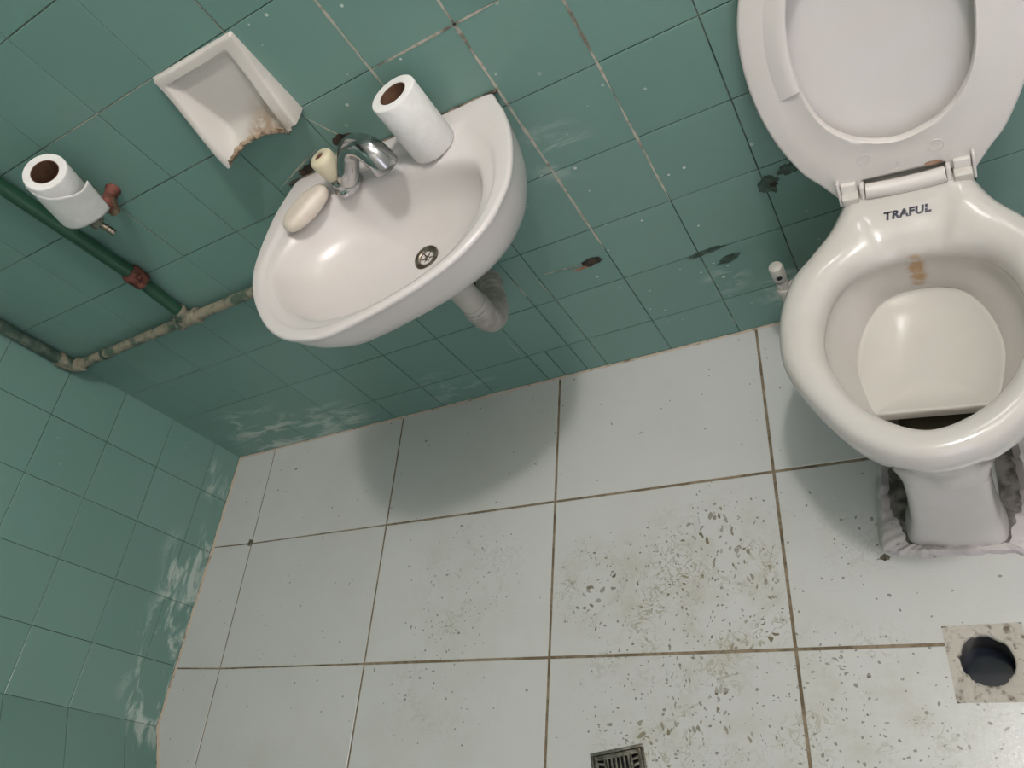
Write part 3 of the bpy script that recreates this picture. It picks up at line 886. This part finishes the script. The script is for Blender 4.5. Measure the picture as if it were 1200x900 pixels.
rings = [skin(.36, .172, (.377, .057, .038, .056, .06), Z0), skin(.40, .200, (.377, .060, .044, .058, .07), ins(1, .60)), skin(.46, .235, (.380, .066, .052, .06, .08), ins(1, .80)), skin(.55, .265, (.386, .074, .062, .065, .09), ins(1, .97)),
         skin(.66, .292, (.393, .085, .072, .07, .1), ins(.8, 1)), skin(.78, .315, (.401, .099, .085, .08, .1), ins(.4, 1.02)), skin(.88, .334, (.409, .113, .1, .09, .1), ins(.1, 1.03)), skin(.945, .348, (.415, .12, .1, .09, .1), ins(0, 1.035)), skin(.985, .360, (.42, .12, .1, .09, .1), ins(0, 1.035)), ro_(1.0, .372), ro_(.997, .382), ro_(.985, .3915),
         blend(.14, .3985), blend(.30, .4020), blend(.50, .4025), blend(.70, .4000), blend(.86, .3940), blend(.95, .3860), blend(.99, .3780), ri_(1.0, .370), ri_(1.01, .362), ri_(1.03, .355),
         ri_(1.035, .347), rb_(.15, 1.03, .330), rb_(.45, 1.02, .308), rb_(.80, 1.0, .290), rs_(1.0, .280), rs_(.93, .266), rs_(.82, .250, .25), rs_(.66, .225, .29), rs_(.50, .195, .31), rs_(.3, .185, .31)]
bm = bmesh.new()
vs = loft(bm, rings, cap0=True)
fan(bm, vs[-1], (0, -.31, .183))
bowl = finish('bowl', bm, M['toilet'], toilet, angle=70)
# shelf inside the bowl with a straight front lip
bm = bmesh.new()
VF = .302
lim = []
for a, r in zip(AT, AS):
    rr_ = r * 1.012
    if math.sin(a) > 0: rr_ = min(rr_, (VF - TC[1]) / math.sin(a))
    lim.append(rr_)
sr = []
for s_1, z in ((.55, .215), (.80, .236), (1.0, .262), (1.0, .276), (.994, .2800), (.975, .2812), (.93, .2795), (.8, .2735), (.55, .268), (.25, .266)):
    sr.append([tp(a, r * s_1, z) for a, r in zip(AT, lim)])
vs = loft(bm, sr, cap0=True)
fan(bm, vs[-1], (0, -TC[1], .266))
finish('bowl_shelf', bm, M['shelf'], toilet, angle=70)
bm = bmesh.new()
bm.faces.new([bm.verts.new(p) for p in rs_(.60, .212, .30)])
w_o = finish('trap_water', bm, M['bowl_water'], toilet, smooth=False); w_o['label'] = 'murky water in the trap'
# pedestal
bm = bmesh.new()
loft(bm, [ped_ring(-.001, .404, .072, .054, .070, .02), ped_ring(.012, .403, .071, .052, .068, .02), ped_ring(.028, .396, .065, .045, .064, .02), ped_ring(.06, .389, .0605, .040, .058, .02),
          ped_ring(.12, .382, .0575, .036, .054, .02), ped_ring(.155, .379, .057, .036, .056, .04), ped_ring(.178, .377, .057, .040, .056, .06)], cap0=True, cap1=True)
finish('pedestal', bm, M['ped'], toilet, angle=60)
# rough mortar bed round the foot
bm = bmesh.new()
rg_o, rg_t, rg_i, rg_b = [], [], [], []
hm = [(0, .412), (.06, .413), (.096, .410), (.110, .393), (.112, .33), (.108, .22), (.104, .1), (.09, .03), (0, .02)]
fm = hm + [(-u, v) for u, v in reversed(hm[1:-1])]
cm = catmull([Vector((u, v, 0)) for u, v in fm], 14)
hi_ = [(0, .398), (.045, .398), (.066, .392), (.070, .37), (.074, .30), (.070, .22), (.068, .1), (.06, .06), (0, .05)]
fi_ = hi_ + [(-u, v) for u, v in reversed(hi_[1:-1])]
ci = catmull([Vector((u, v, 0)) for u, v in fi_], 14)
for p, q in zip(cm, ci):
    n1 = noise.noise(p * 45); n2 = noise.noise(p * 90 + Vector((4, 0, 0)))
    o_ = p * (1 + .018 * n1 + .010 * n2)
    rg_b.append(Vector((o_.x * 1.02, -o_.y * 1.004, -.001)))
    rg_o.append(Vector((o_.x, -o_.y, .008 + .004 * n2)))
    m1 = p.lerp(q, .22 + .10 * n2)
    rg_t.append(Vector((m1.x, -m1.y, .017 + .007 * n1 + .004 * n2)))
    fr_ = sstep(.34, .40, p.y)
    m2 = p.lerp(q, .48 + .12 * n2 + .38 * fr_)
    rg_i.append(Vector((m2.x, -m2.y, .0025 + .009 * fr_ + .003 * n2)))
rg_e = [Vector((q.x * .9, -.2 + (-q.y + .2) * .9, .004)) for q in ci]
loft(bm, [rg_b, rg_o, rg_t, rg_i]); loft(bm, [rg_i, rg_e], mi=1)
mo = finish('mortar_bed', bm, [M['mortar'], M['grime']], toilet, angle=80); mo['label'] = 'cracked pale mortar bed around the foot'

# raised seat and lid, leaning back on the wall
LEAN = math.atan2(.095, .40)
def st(s_, t_, n_): return Vector((s_, t_ * math.sin(LEAN) - n_ * math.cos(LEAN), .421 + t_ * math.cos(LEAN) + n_ * math.sin(LEAN)))
so_h = [(.0, .012), (.064, .012), (.0645, -.010), (.070, -.014), (.088, -.012), (.108, .018), (.131, .050), (.156, .115), (.168, .190), (.166, .260), (.151, .318), (.124, .368), (.082, .408), (.0, .424)]
so_f = so_h + [(-u, v) for u, v in reversed(so_h[1:-1])]
def dens(pts, per, keep):
    """smooth the big curve but keep the hinge notch square"""
    out = []
    n = len(pts)
    P = [Vector((u, v, 0)) for u, v in pts]
    for i in range(n):
        a, b, c, d = P[i - 1], P[i], P[(i + 1) % n], P[(i + 2) % n]
        st_ = (abs(b.y) < .0185 and abs(c.y) < .0185)
        for k in range(per):
            t_ = k / per
            out.append(b.lerp(c, t_) if st_ else 0.5 * ((2 * b) + (c - a) * t_ + (2 * a - 5 * b + 4 * c - d) * t_ * t_ + (3 * b - a - 3 * c + d) * t_ ** 3))
    return out
so_c = dens(so_f, 8, None)
sh_h = [(.0, .066), (.032, .073), (.062, .090), (.085, .117), (.100, .157), (.1055, .205), (.105, .245), (.096, .295), (.074, .340), (.038, .367), (.0, .374)]
sh_f = sh_h + [(-u, v) for u, v in reversed(sh_h[1:-1])]
sh_c = catmull([Vector((u, v, 0)) for u, v in sh_f], 6)
SCN = (0.0, .21)
NS = 260
SA = [2 * PI * i / NS for i in range(NS)]
SO_ = polar(so_c, SCN, NS); SH_ = polar(sh_c, SCN, NS)
def sring(fn, n_): return [st(SCN[0] + fn(i) * math.cos(a), SCN[1] + fn(i) * math.sin(a), n_) for i, a in enumerate(SA)]
bm = bmesh.new()
prof = [(0.0, -.010, 0), (0.0, -.004, 0), (0.0015, -.0008, 0), (.005, .0006, 0), (.5, -.0002, 1), (.86, .0002, 1), (.93, .0020, 1), (.975, .0022, 1), (1.0, .0000, 1), (1.0, -.010, 1), (.97, -.014, 1), (.5, -.017, 1), (.1, -.015, 1)]
rings = []
for d, n_, mode in prof:
    if mode == 0: rings.append(sring(lambda i: SO_[i] - d, n_))
    else: rings.append(sring(lambda i: SO_[i] + (SH_[i] - SO_[i]) * d, n_))
rings.append(rings[0])
vs = [[bm.verts.new(p) for p in r] for r in rings[:-1]]; vs.append(vs[0])
for a, b in zip(vs, vs[1:]):
    for i in range(NS):
        j = (i + 1) % NS
        bm.faces.new((a[i], a[j], b[j], b[i]))
seat = finish('seat', bm, M['seat'], toilet, angle=45)
# raised inner band on the left half
bm = bmesh.new()
segs = []
for i, a in enumerate(SA):
    t_ = SCN[1] + SH_[i] * math.sin(a)
    if math.cos(a) < 0 and .178 < t_ < .335: segs.append(i)
prr = [[], [], [], [], [], []]
for i in segs:
    a = SA[i]
    wd = .026 * sstep(.335, .29, SCN[1] + SH_[i] * math.sin(a)) + .004
    for k, (dd, n_) in enumerate(((0.0005, -.004), (0.0005, .0040), (.004, .0055), (wd * .45, .0045), (wd * .8, .0018), (wd, .0000))):
        r = SH_[i] + dd
        prr[k].append(st(SCN[0] + r * math.cos(a), SCN[1] + r * math.sin(a), n_))
cols = list(map(list, zip(*prr)))
loft(bm, cols, close=False, cap0=False)
bm.faces.new([bm.verts.new(p) for p in cols[0]]); bm.faces.new([bm.verts.new(p) for p in cols[-1]])
finish('raised_band', bm, M['seat'], seat, angle=40)
# moulded marks: two rings and a small triangle
def ring_mark(s_, t_, r):
    bm = bmesh.new()
    pts = [st(s_ + r * math.cos(2 * PI * k / 28), t_ + r * .95 * math.sin(2 * PI * k / 28), .0006) for k in range(29)]
    tube(bm, pts, .0006, 6)
    return bm
bm = ring_mark(-.045, .047, .0085)
tube(bm, [st(-.048, .050, .0006), st(-.045, .044, .0006), st(-.042, .050, .0006)], .0005, 6)
finish('moulded_mark', bm, M['seat'], seat)
bm = ring_mark(.046, .043, .0095)
tube(bm, [st(.041, .045, .0006), st(.045, .048, .0006), st(.050, .046, .0006), st(.047, .042, .0006), st(.042, .040, .0006)], .0005, 6)
tube(bm, [st(.042, .041, .0006), st(.051, .041, .0006)], .0005, 6)
finish('moulded_mark', bm, M['seat'], seat)
bm = bmesh.new()
tube(bm, [st(-.009, .021, .0006), st(.001, .021, .0006), st(-.004, .031, .0006), st(-.009, .021, .0006)], .0005, 6)
finish('moulded_mark', bm, M['seat'], seat)
bm = bmesh.new()
vv = []
for k in range(26):
    a = 2 * PI * k / 26
    q = 1 + .5 * noise.noise(Vector((math.cos(a) * 2, math.sin(a) * 2, 5)))
    vv.append(bm.verts.new(st(.040 + .012 * q * math.cos(a), .0165 + .0032 * q * math.sin(a), .0012)))
bm.faces.new(vv)
rs = finish('rust_mark', bm, M['rust_stain'], seat, smooth=False); rs['label'] = 'rust stain above the hinge'
# lid
lh_ = [(0, -.008), (.03, -.008), (.058, -.008), (.062, .012), (.080, .022), (.104, .034)] + so_h[6:]
LO = catmull([Vector((u, v, 0)) for u, v in lh_ + [(-u, v) for u, v in reversed(lh_[1:-1])]], 6)
LR = polar(LO, SCN, 120)
LA_ = [2 * PI * i / 120 for i in range(120)]
def lring(f, n_): return [st(SCN[0] + r * f * math.cos(a), SCN[1] + r * f * math.sin(a), n_) for a, r in zip(LA_, LR)]
bm = bmesh.new()
vs = loft(bm, [lring(.02, -.043), lring(.5, -.041), lring(.9, -.036), lring(.98, -.032), lring(.985, -.026), lring(.97, -.021), lring(.90, -.0225), lring(.80, -.0275), lring(.6, -.0325), lring(.35, -.035), lring(.02, -.036)], cap0=True, cap1=True)
finish('lid', bm, M['lid'], toilet, angle=50)
# hinge bar with end cheeks and posts
hg = None
bm = bmesh.new()
pts = [st(-.050 + .103 * k / 16, -.0005 - .003 * math.sin(PI * k / 16), .0085) for k in range(17)]
tube(bm, pts, [.0112 + .0008 * math.sin(PI * k / 16) for k in range(17)], 26)
hb = finish('hinge_bar', bm, M['seat'], toilet, angle=50)
Rl = Matrix.Rotation(-LEAN, 4, 'X')
for s_ in (-1, 1):
    bm = bmesh.new()
    box(bm, st(s_ * .0555 + .001, -.004, .004), (.006, .020, .030), Rl, .0018)
    finish('hinge_cheek', bm, M['seat'], hb)
    bm = bmesh.new()
    box(bm, st(s_ * .073 + .001, .0015, .0015), (.0215, .012, .028), Rl, .0022)
    box(bm, st(s_ * .0865 + .001, .004, .004), (.004, .017, .040), Rl, .0015)
    finish('hinge_block', bm, M['seat'], seat)
    bm = bmesh.new()
    box(bm, (s_ * .0725 + .001, -.010, .4165), (.023, .020, .016), None, .002)
    finish('hinge_post', bm, M['white_plastic'], toilet)
# printed word on the deck behind the rim
cu = bpy.data.curves.new('lettering', 'FONT')
cu.body = 'TRAFUL'; cu.align_x = 'CENTER'; cu.align_y = 'CENTER'; cu.size = .0158; cu.offset = .00085; cu.shear = .12; cu.space_character = 1.10
tmp = bpy.data.objects.new('lettering_curve', cu); COL.objects.link(tmp)
bpy.context.view_layer.update()
me = bpy.data.meshes.new_from_object(tmp.evaluated_get(bpy.context.evaluated_depsgraph_get()))
bpy.data.objects.remove(tmp)
b2 = bmesh.new(); b2.from_mesh(me)
bmesh.ops.triangulate(b2, faces=b2.faces)
bmesh.ops.subdivide_edges(b2, edges=[e for e in b2.edges if e.calc_length() > .003], cuts=2, use_grid_fill=False)
bt = bmesh.new(); bt.from_mesh(bowl.data); tree = BVHTree.FromBMesh(bt)
for v in b2.verts:
    x, y = v.co.x * 1.0 - .001, v.co.y - .052
    h = tree.ray_cast(Vector((x, y, 1)), Vector((0, 0, -1)))
    v.co = Vector((x, y, (h[0].z if h[0] else .41) + .0004))
bt.free()
lt = finish('lettering', b2, M['ink'], toilet, smooth=False); lt['label'] = 'dark blue printed word TRAFUL'

# ------------------------------------------------------------------ white stub pipe behind the toilet
sb = thing('water_stub', 'short white plastic capped pipe standing against the wall beside the toilet', 'pipe', (1.602, -.060, 0))
bm = bmesh.new()
tube(bm, [(0, 0, 0), (0, 0, .10), (0, 0, .205)], .0105, 24)
lathe(bm, [(0, 0), (.0125, 0), (.0132, .002), (.0132, .013), (.0125, .015), (0, .015)], 24, Matrix.Translation((0, 0, .170)))
tube(bm, [(.004, 0, .178), (.02, .004, .180), (.05, .012, .180)], .0095, 20)
finish('pipe', bm, M['white_plastic'], sb)
bm = bmesh.new()
lathe(bm, [(0, 0), (.0115, 0), (.0122, .002), (.0126, .018), (.0126, .030), (.0115, .034), (.008, .036), (0, .0365)], 28, Matrix.Translation((0, 0, .212)))
cp = finish('cap', bm, M['white_plastic'], sb)
bm = bmesh.new()
lathe(bm, [(0, 0), (.0050, 0), (.0050, .0008), (0, .0008)], 18, axis_matrix((.0006, -.0121, .226), (.012, -.10, .232)))
finish('cap_hole', bm, M['dark_hole'], cp)

# ------------------------------------------------------------------ floor grate
fg = thing('floor_drain', 'small square metal floor grate in the white tiles at the bottom edge', 'drain', (GR[0], GR[1], 0), GR[4])
bm = bmesh.new()
for dx, dy, sx, sy in ((0, .0475, .1, .005), (0, -.0475, .1, .005), (.0475, 0, .005, .09), (-.0475, 0, .005, .09)):
    box(bm, (dx, dy, -.006), (sx, sy, .015), None, .0006)
finish('frame', bm, M['grate'], fg)
bm = bmesh.new()
box(bm, (0, 0, -.020), (.092, .092, .003))
finish('sump', bm, M['dark_hole'], fg)
bm = bmesh.new()
# plate border, two groups of short cross slots and a middle row of long ones
for dx, dy, sx, sy in ((0, .0400, .087, .0075), (0, -.0400, .087, .0075), (.0405, 0, .0065, .076), (-.0405, 0, .0065, .076)):
    box(bm, (dx, dy, -.0015), (sx, sy, .004), None, .0007)
for k in range(6):
    box(bm, (-.0195 + k * .0078, 0, -.0012), (.0040, .074, .004), None, .0009)
for s_ in (-1, 1):
    box(bm, (s_ * .0245, 0, -.0015), (.003, .074, .004), None, .0006)
    for k in range(7):
        box(bm, (s_ * .0318, -.030 + k * .010, -.0013), (.0125, .0045, .004), Matrix.Rotation(s_ * .25, 4, 'Z'), .0008)
finish('grate', bm, M['grate'], fg)
for sx, sy in ((-.039, .039), (.039, .039), (-.039, -.039), (.039, -.039)):
    bm = bmesh.new()
    lathe(bm, [(0, 0), (.0035, 0), (.0030, .0012), (0, .0016)], 18, Matrix.Translation((sx, sy, .0005)))
    finish('screw', bm, M['dull_metal'], fg)

# ------------------------------------------------------------------ open drain hole
od = thing('drain_hole', 'open round drain hole in a square patch of rough cement near the toilet', 'drain', (OD[0], OD[1], 0), OD[4])
bm = bmesh.new()
N = 72
sq_, hr, hr2, lowr = [], [], [], []
HC = Vector((-.002, .004, 0))
for i in range(N):
    a = 2 * PI * i / N
    c, s_ = math.cos(a), math.sin(a)
    k = 1 / max(abs(c) / OD[2], abs(s_) / OD[3])
    sq_.append(Vector((c * k, s_ * k, 0)))
    nn = noise.noise(Vector((c * 3, s_ * 3, 1))) * .0022 + noise.noise(Vector((c * 9, s_ * 9, 4))) * .0012
    if c < -.5: nn += noise.noise(Vector((c * 22, s_ * 22, 9))) * .004
    hr.append(HC + Vector((c * (.0350 + nn), s_ * (.0362 + nn), 0)))
def mixr(f, z, amp):
    out = []
    for p, q in zip(sq_, hr):
        v = p.lerp(q, f)
        out.append(Vector((v.x, v.y, z + amp * noise.noise(v * 110))))
    return out
loft(bm, [[Vector((p.x, p.y, -.012)) for p in sq_], mixr(0, .0006, 0), mixr(.15, .0006, .0014), mixr(.4, .0004, .0022), mixr(.7, .0002, .0026), mixr(.9, -.0004, .002), mixr(1, -.002, .001),
          [Vector((p.x, p.y, -.012)) for p in hr]])
finish('cement_patch', bm, M['cement'], od, angle=80)
bm = bmesh.new()
loft(bm, [[HC + Vector((math.cos(2 * PI * i / 48) * r, math.sin(2 * PI * i / 48) * r, z)) for i in range(48)] for r, z in ((.0355, -.009), (.0365, -.02), (.0365, -.115), (.034, -.118))], cap1=True)
finish('drain_pipe', bm, M['pipe_wall'], od)
bm = bmesh.new()
bm.faces.new([bm.verts.new(HC + Vector((math.cos(2 * PI * i / 48) * .0362, math.sin(2 * PI * i / 48) * .0362, -.070))) for i in range(48)])
wo = finish('standing_water', bm, M['water'], od, smooth=False); wo['label'] = 'dark water in the pipe'

# ------------------------------------------------------------------ light
ld = bpy.data.lights.new('ceiling_bulb', 'POINT'); ld.energy = 78; ld.shadow_soft_size = .07; ld.color = (1.0, .945, .925)
lo = bpy.data.objects.new('ceiling_bulb', ld); lo.location = (2.16, -.62, 2.95); COL.objects.link(lo)
dl = bpy.data.lights.new('added_front_fill', 'AREA'); dl.shape = 'RECTANGLE'; dl.size = DX1 - DX0; dl.size_y = DH; dl.energy = 9; dl.color = (.86, .86, 1.0)  # fill light added at the invented doorway to brighten the toilet's front
do = bpy.data.objects.new('added_front_fill', dl); do.location = ((DX0 + DX1) / 2, -2.16, DH / 2); do.rotation_euler = (PI / 2, 0, 0); COL.objects.link(do)
w = bpy.data.worlds.new('World'); SC.world = w; w.use_nodes = True
w.node_tree.nodes['Background'].inputs[0].default_value = (.5, .52, .55, 1)
w.node_tree.nodes['Background'].inputs[1].default_value = .15

# ------------------------------------------------------------------ camera
cam = bpy.data.cameras.new('camera'); co = bpy.data.objects.new('camera', cam); COL.objects.link(co)
cam.sensor_fit = 'HORIZONTAL'; cam.sensor_width = 36; cam.lens = 914.68 / 1200 * 36; cam.clip_start = .02
R = ((0.86655838, 0.0611629, -0.49531372), (-0.22023462, -0.8437388, -0.48949111), (-0.4478541, 0.53325785, -0.71767874))
m = Matrix(((R[0][0], -R[1][0], -R[2][0], 1.77003), (R[0][1], -R[1][1], -R[2][1], -.994348), (R[0][2], -R[1][2], -R[2][2], 1.359068), (0, 0, 0, 1)))
co.matrix_world = m
SC.camera = co
vs_ = SC.view_settings
vs_.view_transform = 'Standard'; vs_.look = 'None'; vs_.gamma = 1; vs_.use_curve_mapping = False; vs_.exposure = 0.0
SC.display_settings.display_device = 'sRGB'
SC.cycles.max_bounces = 8
